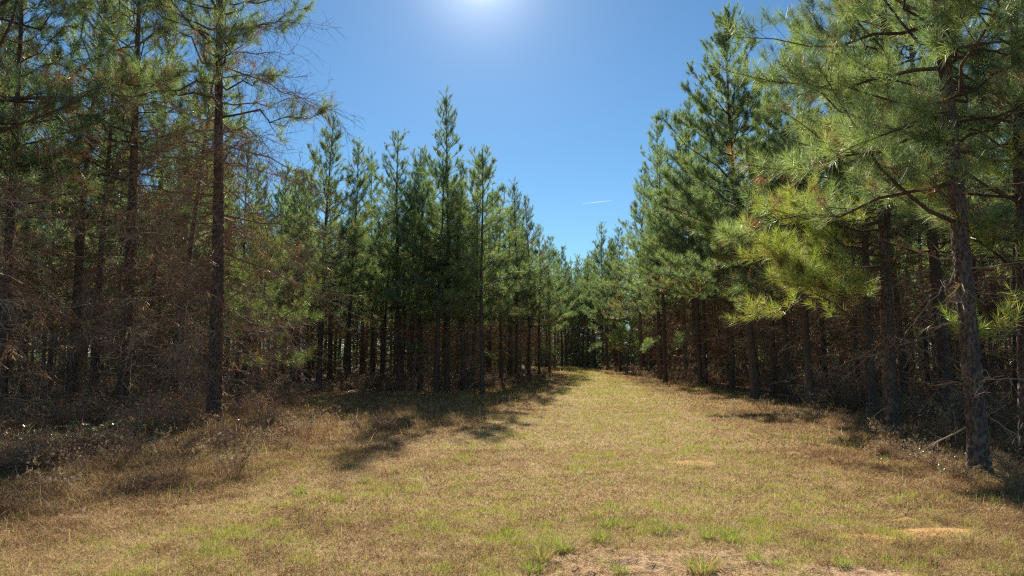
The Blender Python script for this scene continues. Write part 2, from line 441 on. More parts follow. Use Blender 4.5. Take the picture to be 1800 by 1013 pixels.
def make_pine(seed, H=13., r0=.13, cb_open=3.2, cb=5.5, spread=1.7, openk=1.4, lean=(0, 0), bend=.12, nn=26, w=.009, nl=.17, whorl=.45,
              fol=1.0, dead=1.0, dead_len=1.5, twig=5, detail=False, vig=1.0, dead_low=.5, brown=.03, mat=None, twig_r=.0035, tuft_l3=1.0, fine=1.0, dead_fol=.06, extra=(), mix_dead=0., stiff=7., tone=0.):
    """returns a list of (part name, mesh). Local +X is the side open to the light."""
    rng = np.random.default_rng(seed)
    ph = rng.random(2) * 6.28

    def centre(z):
        t = np.asarray(z, float) / H
        return np.stack([lean[0] * t + bend * (np.sin(t * 5 + ph[0]) - math.sin(ph[0])) * t, lean[1] * t + bend * (np.sin(t * 4.3 + ph[1]) - math.sin(ph[1])) * t, np.asarray(z, float)], -1)

    def rad(z):
        z = np.asarray(z, float)
        return np.maximum(r0 * (1 - z / H) ** .85, .010) + r0 * .40 * np.exp(-np.maximum(z, 0) / .22)
    parts = []
    # trunk
    g = Geo()
    S, nz = (44, 420) if detail else (10, 44)
    zz = np.concatenate([np.linspace(-.25, 6.8, int(nz * .78)), np.linspace(6.8, H - .05, nz - int(nz * .78) + 1)[1:]]) if detail else \
        np.concatenate([[-.25, 0, .1, .25, .5], np.linspace(.9, H - .05, nz - 5)])
    th = np.arange(S) / S * 6.28319
    Z, TH = np.meshgrid(zz, th, indexing='ij')
    c = centre(zz)[:, None, :]; rr = rad(zz)[:, None] * np.ones((1, S))
    tint = np.full(Z.shape, .5)
    rr = rr * (1 + .05 * np.sin(2 * TH + ph[0] + Z * .7) + .10 * np.exp(-np.maximum(Z, 0) / .18) * np.sin(5 * TH + ph[1]))
    if detail:
        e, idr = bark_plates(TH + .5 * (vnoise(TH * 3, Z * 6, 1, seed) - .5), Z + .10 * (vnoise(TH * 4, Z * 9, 1, seed + 2) - .5), seed)
        amp = np.minimum(.034, rr * .22)
        rr = rr + amp * (sstep(0.04, .24, e) - .6) + .5 * amp * (idr - .5) + .2 * amp * (vnoise(TH * 14, Z * 40, 1, seed + 4) - .5)
        tint = (.42 + .22 * idr) * (.5 + .5 * sstep(.02, .22, e))
    else:
        tint = .35 + .3 * vnoise(TH * 2, Z * 1.5, 1, seed)
    V = np.stack([c[..., 0] + rr * np.cos(TH), c[..., 1] + rr * np.sin(TH), Z], -1)
    i = np.arange(len(zz) - 1)[:, None] * S + np.arange(S)[None]; j = np.arange(len(zz) - 1)[:, None] * S + (np.arange(S)[None] + 1) % S
    g.add(V, quads=np.stack([i, j, j + S, i + S], -1).reshape(-1, 4), tint=tint.ravel())
    parts.append(('trunk', g.mesh('trunk', BARK_NEAR if detail else BARK, True)))
    # whorls
    zs = []; z = .7
    while z < H - .35:
        k = rng.integers(3, 6)
        a0 = rng.random() * 6.28
        for q in range(k):
            zs.append((z + rng.normal(0, .07), a0 + q * 6.283 / k + rng.normal(0, .25)))
        z += whorl * rng.uniform(.75, 1.3) * (1.15 if z < cb else 1)
    zs = np.array(zs); bz, az = zs[:, 0], zs[:, 1]
    op = np.clip(np.cos(az), 0, 1) ** .7
    cbz = cb + (cb_open - cb) * op + rng.normal(0, .35, len(bz))
    bz = np.concatenate([bz, [e[0] for e in extra]]); az = np.concatenate([az, [e[1] for e in extra]]); op = np.concatenate([op, np.ones(len(extra))])
    cbz = np.concatenate([cbz, [e[0] - .1 for e in extra]]); xl = np.concatenate([np.zeros(len(bz) - len(extra)), [e[2] for e in extra]])
    live = (bz > cbz) & ((rng.random(len(bz)) >= mix_dead) | (bz > cbz + .6 * (H - cbz)))
    # live limbs
    lz, la, lo = bz[live], az[live], op[live]; lcb = cbz[live]; N = len(lz)
    u = np.clip((lz - lcb) / (H - lcb), 0, 1)
    L = (spread * (1 - u) ** .85 * (.72 + .28 * np.minimum(1, u / .2)) * (1 + (openk - 1) * lo * (1 - u)) + .22) * rng.uniform(.7, 1.18, N)
    xb = xl[live] > 0; L = np.where(xb, xl[live], L)
    el = np.radians(-2 + 60 * u ** .9 + rng.normal(0, stiff, N))
    D = np.stack([np.cos(la) * np.cos(el), np.sin(la) * np.cos(el), np.sin(el)], 1)
    P0 = centre(lz)
    bd = np.stack([0 * L, 0 * L, L * (.20 + .12 * rng.normal(size=N))], 1) + rng.normal(0, .012 * stiff, (N, 3)) * L[:, None]
    P1 = curve_paths(P0, D, L, 7, bd, rng, .0025 * stiff)
    gb = Geo()
    rb = .007 + .0085 * L * vig
    gb.tubes(P1, radii(N, 7, rb, .0035), 5 if detail else 4, tint=rng.uniform(.3, .7, N))
    # secondary
    n2 = np.maximum(1, rng.poisson(L * 6.5 * fol * (.6 + .4 * (1 - u))))
    i2 = np.repeat(np.arange(N), n2); M = len(i2)
    s2 = 1 - (1 - .22) * rng.random(M) ** 1.25
    p2, t2 = sample(P1, i2, s2)
    side = norm(np.cross(t2, np.array([[0, 0, 1.]])) + 1e-6) * np.where(rng.random(M) < .5, -1, 1)[:, None]
    an = np.radians(rng.uniform(28, 62, M))[:, None]
    d2 = norm(t2 * np.cos(an) + side * np.sin(an) + np.array([[0, 0, 1.]]) * rng.uniform(-.12, .4, M)[:, None])
    L2 = (.16 + .42 * L[i2] * (1 - s2 * .75)) * rng.uniform(.6, 1.15, M) * .8
    P2 = curve_paths(p2, d2, L2, 4, np.stack([0 * L2, 0 * L2, .22 * L2], 1) + rng.normal(0, .05, (M, 3)) * L2[:, None])
    gb.tubes(P2, radii(M, 4, .0025 + .006 * L2, .0022), 3, tint=rng.uniform(.3, .7, M))
    n3 = rng.poisson(L2 * 5.0 * tuft_l3)
    i3 = np.repeat(np.arange(M), n3); Q = len(i3)
    p3, t3 = sample(P2, i3, rng.uniform(.25, .95, Q))
    d3 = norm(t3 + rng.normal(0, .55, (Q, 3)) + np.array([[0, 0, .25]]))
    L3 = rng.uniform(.10, .26, Q)
    P3 = curve_paths(p3, d3, L3, 3, np.stack([0 * L3, 0 * L3, .2 * L3], 1))
    gb.tubes(P3, radii(Q, 3, np.full(Q, .0026), .0018), 3, tint=rng.uniform(.3, .7, Q))
    parts.append(('branchwork', gb.mesh('branchwork', LIMB, True)))
    # needle brushes
    gn = Geo()
    crown_tone = rng.normal(0, .03)
    pos, dr, lb, tn, up = [], [], [], [], []
    e2, f2 = sample(P2, np.arange(M), np.full(M, .99)); keep = rng.random(M) < .95
    pos.append(e2[keep]); dr.append(f2[keep]); lb.append(rng.uniform(.15, .26, keep.sum())); up.append(u[i2][keep])
    e3, f3 = sample(P3, np.arange(Q), np.full(Q, .99))
    pos.append(e3); dr.append(f3); lb.append(rng.uniform(.12, .2, Q)); up.append(u[i2][i3])
    n1 = np.maximum(2, (L * (.35 + .45 * u) / .15).astype(int)); i1 = np.repeat(np.arange(N), n1)
    s1 = 1 - (.35 + .45 * u[i1]) * rng.random(len(i1)); s1[np.cumsum(n1) - 1] = .99
    q1, f1 = sample(P1, i1, s1)
    pos.append(q1); dr.append(f1); lb.append(np.full(len(i1), .2)); up.append(u[i1])
    zl = np.arange(H - 1.5, H + .02, .11); cl = centre(zl)
    pos.append(cl); dr.append(np.tile([[0, 0, 1.]], (len(zl), 1))); lb.append(np.full(len(zl), .2)); up.append(np.ones(len(zl)))
    pos, dr, lb, up = map(np.concatenate, (pos, dr, lb, up))
    dr = norm(dr + np.array([[0, 0, .35]]) + rng.normal(0, .12, dr.shape))
    T = len(pos)
    clump = vnoise(pos[:, 0] * 1.4 + pos[:, 2], pos[:, 1] * 1.4 + pos[:, 2] * .6, 1, seed + 3)
    tint = np.clip(.40 + tone + crown_tone + .40 * (clump - .5) + rng.normal(0, .12, T), .03, .8)
    own = np.concatenate([xb[i2][keep], xb[i2][i3], xb[i1], np.zeros(len(zl), bool)])
    tint = np.where(own, np.clip(tint + .40, 0, .84), tint)
    br = (rng.random(T) < brown * (1 + 4 * (up < .12))) & ~own
    tint = np.where(br, rng.uniform(.9, 1, T), tint)
    hi = (up > .55) & ~own; lo = (up <= .55) & ~own
    mt = mat or NEEDLE
    gn.needles(rng, pos[hi], dr[hi], lb[hi], nl * .92, int(nn * 1.15), w, tint[hi], 58, 12, .02)
    gn.needles(rng, pos[lo], dr[lo], lb[lo], nl, nn, w, tint[lo], 76, 16, .16)
    parts.append(('crown', gn.mesh('crown', mt)))
    if own.any():
        parts.append(('low_bough', Geo().needles(rng, pos[own], dr[own], lb[own], nl, int(nn * .8), w, np.clip(tint[own], .2, .84), 70, 16, .12).mesh('low_bough', NEEDLE_YOUNG)))
    # dead limbs and twigs below the crown
    dl = (~live) & (rng.random(len(bz)) < dead * (dead_low + (1 - dead_low) * np.clip(bz / np.maximum(cbz, .5), 0, 1)) + 9. * (bz > cbz))
    gd = Geo(); N = int(dl.sum())
    if N:
        L = dead_len * rng.uniform(.35, 1.15, N) * (.55 + .45 * np.clip(bz[dl] / 3, 0, 1))
        el = np.radians(rng.normal(-2, 14, N)); a = az[dl]
        D = np.stack([np.cos(a) * np.cos(el), np.sin(a) * np.cos(el), np.sin(el)], 1)
        P1 = curve_paths(centre(bz[dl]), D, L, 8, rng.normal(0, .16, (N, 3)) * L[:, None] - np.array([[0, 0, .10]]) * L[:, None], rng, .018)
        tt = rng.uniform(.25, .75, N)
        gd.tubes(P1, radii(N, 8, .006 + .006 * L, twig_r), 4, tint=tt)
        n2 = rng.poisson(L * twig); i2 = np.repeat(np.arange(N), n2); M = len(i2)
        p2, t2 = sample(P1, i2, rng.uniform(.15, 1, M))
        d2 = norm(t2 * .8 + rng.normal(0, .6, (M, 3)) + np.array([[0, 0, -.12]]))
        L2 = L[i2] * rng.uniform(.15, .5, M)
        P2 = curve_paths(p2, d2, L2, 6, rng.normal(0, .32, (M, 3)) * L2[:, None] - np.array([[0, 0, .22]]) * L2[:, None], rng, .02)
        gd.tubes(P2, radii(M, 6, np.full(M, twig_r * 1.2), twig_r * .6), 3, tint=np.clip(tt[i2] + rng.normal(0, .18, M), 0, 1))
        n3 = rng.poisson(L2 * 7 * fine); i3 = np.repeat(np.arange(M), n3); Q = len(i3)
        if Q:
            p3, t3 = sample(P2, i3, rng.uniform(.1, 1, Q))
            d3 = norm(t3 * .7 + rng.normal(0, .7, (Q, 3)))
            L3 = rng.uniform(.08, .35, Q)
            P3 = curve_paths(p3, d3, L3, 4, rng.normal(0, .35, (Q, 3)) * L3[:, None] - np.array([[0, 0, .2]]) * L3[:, None])
            gd.tubes(P3, radii(Q, 4, np.full(Q, twig_r * .75), twig_r * .45), 3, tint=np.clip(tt[i2][i3] + rng.normal(0, .22, Q), 0, 1))
        kp = rng.random(M) < dead_fol
        if N and kp.any():
            gq = Geo(); e2, f2 = sample(P2, np.arange(M)[kp], rng.uniform(.4, 1, kp.sum()))
            gq.needles(rng, e2, norm(f2 + np.array([[0, 0, -.4]])), .2, nl * .8, 14, w, rng.uniform(.90, 1, kp.sum()), 70, 20, .5)
            parts.append(('dead_foliage', gq.mesh('dead_foliage', NEEDLE)))
    if N:
        parts.append(('dead_twigwork', gd.mesh('dead_twigwork', DEADWOOD)))
    return parts


PROTO = {}
wr = np.random.default_rng(8)


def proto(key, **kw):
    PROTO[key] = (make_pine(**kw), kw.get('H', 13.))


def plant(key, x, y, height, rot, label, group, name='pine_tree', cat='pine tree', girth=1.0):
    parts, H = PROTO[key]
    e = bpy.data.objects.new(name, None); COL.objects.link(e)
    s = height / H
    e.location = (x, y, float(terrain(x, y)) - .02); e.rotation_euler = (0, 0, rot); e.scale = (s * girth, s * girth, s)
    e.rotation_euler = (wr.normal(0, .016), wr.normal(0, .016), rot)
    e.empty_display_size = .3
    e['label'] = label; e['category'] = cat
    if group: e['group'] = group
    for nm, me in parts:
        o = bpy.data.objects.new(nm, me); COL.objects.link(o); o.parent = e
    return e


def build_pines():
    # near trees, each its own
    proto('right_big', seed=101, H=13.5, r0=.113, cb_open=3.1, cb=3.8, spread=2.25, openk=1.2, lean=(.6, 0), bend=.10, nn=38, w=.0056, nl=.21, fol=1.2, dead=.95, dead_len=1.1,
          twig=4, detail=True, stiff=11., vig=1.15, whorl=.36)
    proto('right_mid', seed=102, H=13., r0=.116, cb_open=2.0, cb=4.6, spread=2.4, openk=1.2, lean=(.05, 0), nn=34, w=.0064, nl=.21, fol=1.15, dead=.8, dead_len=1.9, twig=6, detail=True,
          whorl=.48, brown=.06, extra=[(4.1, .12, 2.7), (3.6, -.25, 2.5), (3.15, .05, 2.7), (2.75, .2, 2.4), (2.6, -.1, 2.6), (2.05, .02, 2.4), (3.4, .3, 2.5), (3.0, -.2, 2.7), (2.4, .1, 2.5)])
    proto('right_side', seed=103, H=12., r0=.095, cb_open=1.7, cb=3.4, spread=2.0, openk=1.2, nn=40, w=.007, nl=.21, fol=1.3, extra=[(3.6, .5, 1.5), (3.1, -.3, 1.4), (2.7, .3, 1.3), (2.2, .9, 1.2), (1.9, .1, 1.1), (3.3, 1.2, 1.3)], dead=.5, twig=4, detail=True)
    proto('left_bare', seed=104, H=14., r0=.138, cb_open=6.0, cb=6.2, spread=2.5, openk=1.25, lean=(0, 0), bend=.1, nn=40, w=.0065, nl=.19, fol=.9, dead=1.0, dead_len=2.5, twig=15,
          detail=True, vig=.95, dead_low=.85, whorl=.30, mix_dead=.38, stiff=13., brown=.06, tuft_l3=.9, twig_r=.0038, fine=1.4)
    proto('left_lean', seed=105, H=14., r0=.14, cb_open=5.2, cb=5.4, spread=2.5, openk=1.1, lean=(-.05, .0), bend=.12, nn=38, w=.007, nl=.19, fol=.85, dead=1.0, dead_len=2.4, twig=12,
          detail=True, vig=.95, dead_low=.8, whorl=.34, mix_dead=.3, stiff=13., brown=.08, tuft_l3=.9, twig_r=.004, fine=1.2)
    proto('left_limby', seed=106, H=13., r0=.13, cb_open=4.6, cb=5.2, spread=3.0, openk=1.3, nn=34, w=.008, nl=.19, fol=.8, dead=.95, dead_len=2.3, twig=12, vig=1.25, dead_low=.7,
          whorl=.38, mix_dead=.25, stiff=12., brown=.06, twig_r=.004)
    # trees along the edges
    ed = dict(nn=22, w=.0112, nl=.20, tone=-.02)
    proto('edge_a', seed=201, H=13., r0=.13, cb_open=3.0, cb=4.2, spread=2.1, openk=1.45, fol=1.25, **ed)
    proto('edge_b', seed=202, H=12.5, r0=.12, cb_open=3.4, cb=4.4, spread=1.9, openk=1.45, fol=1.25, bend=.2, **ed)
    proto('edge_c', seed=203, H=13.5, r0=.13, cb_open=2.6, cb=4.0, spread=2.2, openk=1.35, whorl=.46, fol=1.25, **ed)
    proto('edge_slim', seed=204, H=11., r0=.095, cb_open=3.2, cb=3.8, spread=1.85, openk=1.2, bend=.08, whorl=.45, fol=1.1, **ed)
    proto('spire', seed=205, H=14.2, r0=.13, cb_open=4.0, cb=4.2, spread=2.15, openk=1.15, whorl=.56, fol=1.1, bend=.1, vig=1.1, **ed)
    proto('spreading', seed=206, H=13., r0=.15, cb_open=2.7, cb=3.6, spread=2.7, openk=1.35, vig=1.3, lean=(.3, 0), whorl=.38, nn=40, w=.0115, nl=.20, fol=1.15, tone=-.03)
    proto('edge_gappy', seed=207, H=13., r0=.12, cb_open=3.6, cb=5.2, spread=1.9, openk=1.3, whorl=.7, fol=1.1, bend=.28, lean=(.3, -.2), **ed)
    proto('edge_ragged', seed=208, H=12.6, r0=.115, cb_open=2.8, cb=3.8, spread=1.7, openk=1.7, whorl=.55, fol=1.2, bend=.22, lean=(-.2, .3), brown=.07, **ed)
    # inside the stands
    ins = dict(nn=18, w=.0165, nl=.20, dead_len=1.7, twig=11, twig_r=.008, fine=.5, tone=-.06, dead_fol=.3, dead_low=.8, whorl=.36)
    proto('inner_a', seed=301, H=12.5, r0=.11, cb_open=4.3, cb=4.7, spread=1.5, openk=1.1, fol=.8, **ins)
    proto('inner_b', seed=302, H=12.5, r0=.10, cb_open=4.6, cb=5.1, spread=1.35, openk=1.1, bend=.2, fol=.8, **ins)
    proto('inner_c', seed=303, H=13., r0=.12, cb_open=4.0, cb=4.5, spread=1.7, openk=1.1, fol=.9, brown=.08, **ins)
    proto('inner_d', seed=304, H=12.0, r0=.095, cb_open=4.9, cb=5.3, spread=1.3, openk=1.1, lean=(.4, .2), fol=.75, **ins)
    proto('young', seed=401, H=5.6, r0=.055, cb_open=1.5, cb=1.9, spread=1.35, openk=1.3, nn=24, w=.007, nl=.2, whorl=.36, dead=.6, dead_len=1.0, brown=.02, mat=NEEDLE_YOUNG)
    proto('young_small', seed=402, H=3.6, r0=.04, cb_open=1.1, cb=1.2, spread=.95, openk=1.1, nn=28, w=.012, nl=.2, whorl=.34, dead=.3, dead_len=.6, mat=NEEDLE_YOUNG)

    taken = []

    def tree(key, px, d, height, rot, label, group=None, girth=1.0, **kw):
        x = at_x(px, d); taken.append((x, d))
        return plant(key, x, d, height, R(rot), label, group, girth=girth, **kw)
    GL, GR, GF = 'pines along the left edge of the clearing', 'pines along the right edge of the clearing', 'pines closing the far end of the track'
    # right side, from the near edge inward
    tree('right_big', 1722, 8.9, 13.5, 178, 'nearest pine on the right, grey plated trunk leaning left over the grass', GR)
    tree('right_mid', 1567, 13.0, 13.0, 190, 'second pine on the right with bright green low boughs reaching over the clearing', GR)
    tree('right_side', 1808, 9.6, 12.0, 200, 'pine half cut off by the right picture border with green boughs hanging low', GR)
    tree('edge_slim', 1668, 16.8, 12.6, 60, 'dark straight trunk standing behind the gap between the two nearest right pines', GR, 1.5)
    tree('edge_b', 1535, 17.6, 12.5, 150, 'dark pine trunk just left of the second right pine, standing deep in shade', GR)
    tree('edge_a', 1425, 19.6, 11.5, 200, 'thin shaded pine below the bright yellow green bough on the right', GR, .95)
    tree('edge_slim', 1386, 24.5, 11.5, 170, 'slim pine just right of the broad spreading right hand pine', GR, 1.2)
    tree('inner_a', 1362, 26.0, 12.0, 30, 'slim pine standing close behind the broad spreading right hand pine', GR)
    tree('spreading', 1328, 23.2, 13.6, 185, 'broad pine with wide dark limbs, tallest crown against the sky on the right', GR)
    tree('edge_b', 1287, 30.5, 12.6, 170, 'narrow dark trunk left of the broad spreading pine on the right', GR)
    tree('edge_c', 1231, 31.5, 13.8, 190, 'bare lower trunk second right of the lone pine at the track bend', GR, .9)
    tree('edge_a', 1206, 38.0, 13.8, 175, 'thin reddish trunk immediately right of the lone pine at the track bend', GR, .9)
    tree('edge_c', 1170, 35.5, 12.6, 185, 'lone straight pine standing forward at the right bend of the track', GR, .92)
    tree('spire', 1160, 39.5, 15.6, 100, 'tall slender spire rising behind the pine at the right bend', GR)
    tree('edge_ragged', 1128, 46.0, 14.0, 190, 'pine with ragged pointed top leftmost of the tall right row', GR)
    tree('edge_gappy', 1195, 44.0, 15.4, 20, 'pine top between the slender spire and the broad crown on the right', GR)
    tree('spire', 1225, 37.0, 14.6, 220, 'pointed double tipped pine behind the trunks right of the lone pine', GR)
    tree('edge_c', 1068, 62.0, 13.6, 180, 'small distant pine standing free at the right end of the grassy track', GR)
    tree('edge_b', 1090, 58.0, 12.4, 200, 'distant pine just right of the free standing one at the track end', GR)
    tree('young_small', 1102, 54.0, 4.9, 180, 'little yellow green pine glowing at the far right end of the track', GR, 1.25, name='young_pine', cat='young pine')
    # left side
    tree('left_limby', -95, 11.4, 12.5, 20, 'limby pine outside the left picture border reaching bare dark limbs into view', GL)
    tree('left_limby', 122, 18.8, 13.6, 200, 'third pine from the clearing on the left, thin dark trunk', GL)
    tree('left_lean', 214, 17.0, 14.4, 180, 'second pine from the clearing on the left, dark trunk leaning right among dead twigs', GL)
    tree('left_bare', 376, 14.6, 14.6, 180, 'nearest pine on the left, tall dark trunk skirted with dead grey twigs', GL)
    tree('young', 452, 19.5, 5.4, -10, 'young yellow green pine glowing just behind and right of the nearest left trunk', GL, 1.05, name='young_pine', cat='young pine')
    tree('edge_a', 560, 34.0, 14.0, -60, 'dark full pine left of the shaded grass, crown touching the twiggy left tree', GL, 1.1)
    tree('edge_gappy', 540, 38.0, 13.8, -40, 'pine close behind the dark full one beside the twiggy left tree', GL)
    tree('edge_ragged', 613, 36.5, 13.5, -70, 'pine with paired ragged tops right of the dark full left pine', GL)
    tree('spire', 655, 41.0, 14.0, -80, 'low topped pine in the dip between the two left groups', GL)
    tree('edge_c', 702, 34.0, 13.2, -80, 'bushy pointed pine left of the tallest left spire', GL, 1.1)
    tree('edge_a', 738, 33.8, 11.2, -70, 'lower full pine between the bushy pointed pine and the dark rounded one', GL, 1.15)
    tree('edge_b', 815, 33.6, 10.4, -50, 'lower full pine between the tallest left spire and the slender corner pine', GL, 1.15)
    tree('edge_slim', 742, 38.5, 13.6, -60, 'slim pine tip squeezed beside the bushy pointed left pine', GL)
    tree('edge_slim', 768, 32.0, 11.2, -60, 'dark rounded pine standing directly in front of the tallest left spire', GL, 1.35)
    tree('spire', 786, 33.0, 14.6, -30, 'tallest left spire with open upturned branches against the blue sky', GL)
    tree('edge_slim', 848, 30.0, 11.0, -20, 'slender free standing pine at the corner of the left stand', GL, 1.15)
    tree('edge_a', 830, 37.5, 12.6, -10, 'pine filling the gap behind the slender corner pine', GL, .9)
    tree('edge_gappy', 880, 40.0, 11.6, -20, 'full pine immediately right of the slender corner pine', GL)
    tree('spire', 908, 42.0, 12.4, -30, 'knobbly topped pine in the middle of the left row stepping down', GL)
    tree('edge_c', 900, 48.0, 12.2, -10, 'leafy pine hidden low behind the knobbly topped left pine', GL)
    tree('edge_ragged', 930, 46.0, 12.4, -10, 'pine with forked tip near the low end of the left row', GL)
    tree('edge_c', 948, 51.0, 11.4, 0, 'last but one pine where the left row meets the track', GL)
    tree('edge_b', 966, 57.0, 11.4, 10, 'last green pine of the left row, boughs leaning out over the track', GL)
    tree('edge_c', 815, 39.5, 12.0, -40, 'bushy pine half hidden between the tallest left spire and the corner pine', GL)
    tree('edge_a', 725, 37.0, 11.8, -60, 'bushy pine half hidden between the pointed pine and the tallest left spire', GL, .95)
    tree('edge_ragged', 672, 37.8, 11.6, -60, 'ragged pine half hidden left of the bushy pointed left pine', GL)
    # far end
    rng = np.random.default_rng(55)
    for k, (px, d, h) in enumerate([(975, 74, 13.2), (988, 82, 14.6), (1003, 88, 14.2), (1018, 90, 14.8), (1032, 86, 14.4), (1046, 80, 13.8), (996, 79, 12.6), (1024, 80, 12.8), (1060, 77, 14.4),
                                    (980, 92, 15.4), (1012, 95, 15.0), (1042, 93, 15.2), (960, 80, 13.6), (1066, 88, 14.8)]):
        tree(['spire', 'edge_b', 'edge_gappy', 'edge_c'][k % 4], px, d, h, rng.uniform(0, 360), 'dark distant pine in the row that closes off the far end of the track', GF)
    for k in range(18):
        x, d = rng.uniform(-3, 15), rng.uniform(93, 103)
        plant(['inner_a', 'inner_b', 'inner_c', 'inner_d'][k % 4], x, d, rng.uniform(12, 14), rng.uniform(0, 6.28), 'dim slim trunk in the dark wall of pines behind the far end row', 'pines behind the far end row')
    # fill both stands in planted rows
    inner = ['inner_a', 'inner_b', 'inner_c', 'inner_d']
    cand = []
    for i, rx in enumerate(np.arange(-46, 46, 3.1)):
        for ry in np.arange(9, 84, 2.7):
            x = rx + rng.normal(0, .35) + .10 * (ry - 30); y = ry + rng.normal(0, .5)
            inl = left_edge(y) - x; inr = x - right_edge(y)
            if max(inl, inr) < 1.3: continue
            if abs(x) > .80 * y + 5: continue
            if min((x - a) ** 2 + (y - b) ** 2 for a, b in taken) < 3.2: continue
            depth = max(inl, inr)
            cand.append((depth + .18 * y, x, y, 'l' if inl > inr else 'r'))
    cand.sort()
    lab = {'l': ('dim slim pine among the crowded trunks inside the left stand', 'pines inside the left stand'),
           'r': ('dim slim pine among the crowded trunks inside the right stand', 'pines inside the right stand')}
    rest = cand[215:]
    for k, (_, x, y, sd) in enumerate(cand[:215]):
        key = inner[rng.integers(4)]
        if _ < 6 and rng.random() < .4: key = ['edge_a', 'edge_b', 'edge_c'][rng.integers(3)]
        plant(key, x, y, rng.uniform(11.6, 13.6), rng.uniform(0, 6.28), *lab[sd], girth=rng.uniform(.85, 1.1))
    # the wood beyond: one mass
    far = [(x, y) for _, x, y, s in rest]
    for _ in range(190):
        x, y = rng.uniform(-75, 75), rng.uniform(86, 135)
        if abs(x) < .85 * y and not (-6 < x < 18 and y < 103): far.append((x, y))
    for _ in range(45): far.append((rng.uniform(-4, 20), rng.uniform(104, 124)))
    build_woods(far)
    print('pines in stands', len(cand), 'mass', len(far))


def build_woods(spots):
    rng = np.random.default_rng(77)
    gt, gn = Geo(), Geo()
    tp, td, th_ = [], [], []
    for x, y in spots:
        H = rng.uniform(11.8, 14); z0 = float(terrain(x, y)) - .1
        lx, ly = rng.normal(0, .25, 2)
        zz = np.linspace(0, H, 7)
        P = np.stack([x + lx * zz / H, y + ly * zz / H, z0 + zz], 1)[None]
        gt.tubes(P, .12 * (1 - zz / H * .95)[None], 6, tint=rng.uniform(.3, .6))
        n = 250; u = rng.random(n) ** .9; h = 3.2 + (H - 3.2) * u
        r = (1.75 * (1 - u) ** .8 + .12) * np.sqrt(rng.random(n)) ; a = rng.random(n) * 6.283
        tp.append(np.stack([x + lx * h / H + r * np.cos(a), y + ly * h / H + r * np.sin(a), z0 + h], 1))
        td.append(np.stack([np.cos(a) * (1 - u), np.sin(a) * (1 - u), .5 + u], 1))
        tp.append(np.array([[x + lx, y + ly, z0 + H + .1 - .3 * k] for k in range(5)])); td.append(np.tile([[0, 0, 1.]], (5, 1)))
        m = 26; hz = rng.uniform(.8, 6.5, m); a = rng.random(m) * 6.283; L = rng.uniform(.5, 1.6, m)
        gt.tubes(curve_paths(np.stack([x + 0 * hz, y + 0 * hz, z0 + hz], 1), np.stack([np.cos(a), np.sin(a), rng.normal(0, .2, m)], 1), L, 4, rng.normal(0, .2, (m, 3))),
                 radii(m, 4, np.full(m, .018), .008), 3, tint=.4)
    # evergreen understorey between the far trunks
    for _ in range(1140):
        x, y = (rng.uniform(-95, 95), rng.uniform(62, 128)) if _ < 800 else (rng.uniform(-8, 22), rng.uniform(91, 110))
        if abs(x) > .9 * y or (left_edge(y) - 4 < x < right_edge(y) + 4 and y < 86): continue
        n = 60; hh = rng.uniform(1.2, 4.5); a = rng.random(n) * 6.283; r = 1.3 * np.sqrt(rng.random(n)); q = rng.random(n)
        tp.append(np.stack([x + r * np.cos(a), y + r * np.sin(a), float(terrain(x, y)) + hh * q], 1))
        td.append(np.stack([np.cos(a), np.sin(a), rng.normal(.3, .5, n)], 1))
    p, d = np.concatenate(tp), np.concatenate(td)
    gn.needles(rng, p, d, .3, .26, 15, .045, np.clip(.36 + rng.normal(0, .1, len(p)), 0, .8), 72, 15, .1)
    # one object: trunks and needles as two material slots
    base = gt.n
    both = Geo()
    for G_ in (gt, gn):
        V = np.concatenate(G_.V); A = np.concatenate(G_.A)
        both.add(V, np.concatenate(G_.T) if G_.T else None, np.concatenate(G_.Q) if G_.Q else None, A)
    me = both.mesh('distant_woods', BARK)
    me.materials.append(NEEDLE)
    nq = sum(len(q) for q in both.Q); nt_ = sum(len(t) for t in both.T)
    me.polygons.foreach_set('material_index', np.concatenate([np.zeros(nq, np.int32), np.ones(nt_, np.int32)]))
    link('distant_woods', me, kind='stuff')


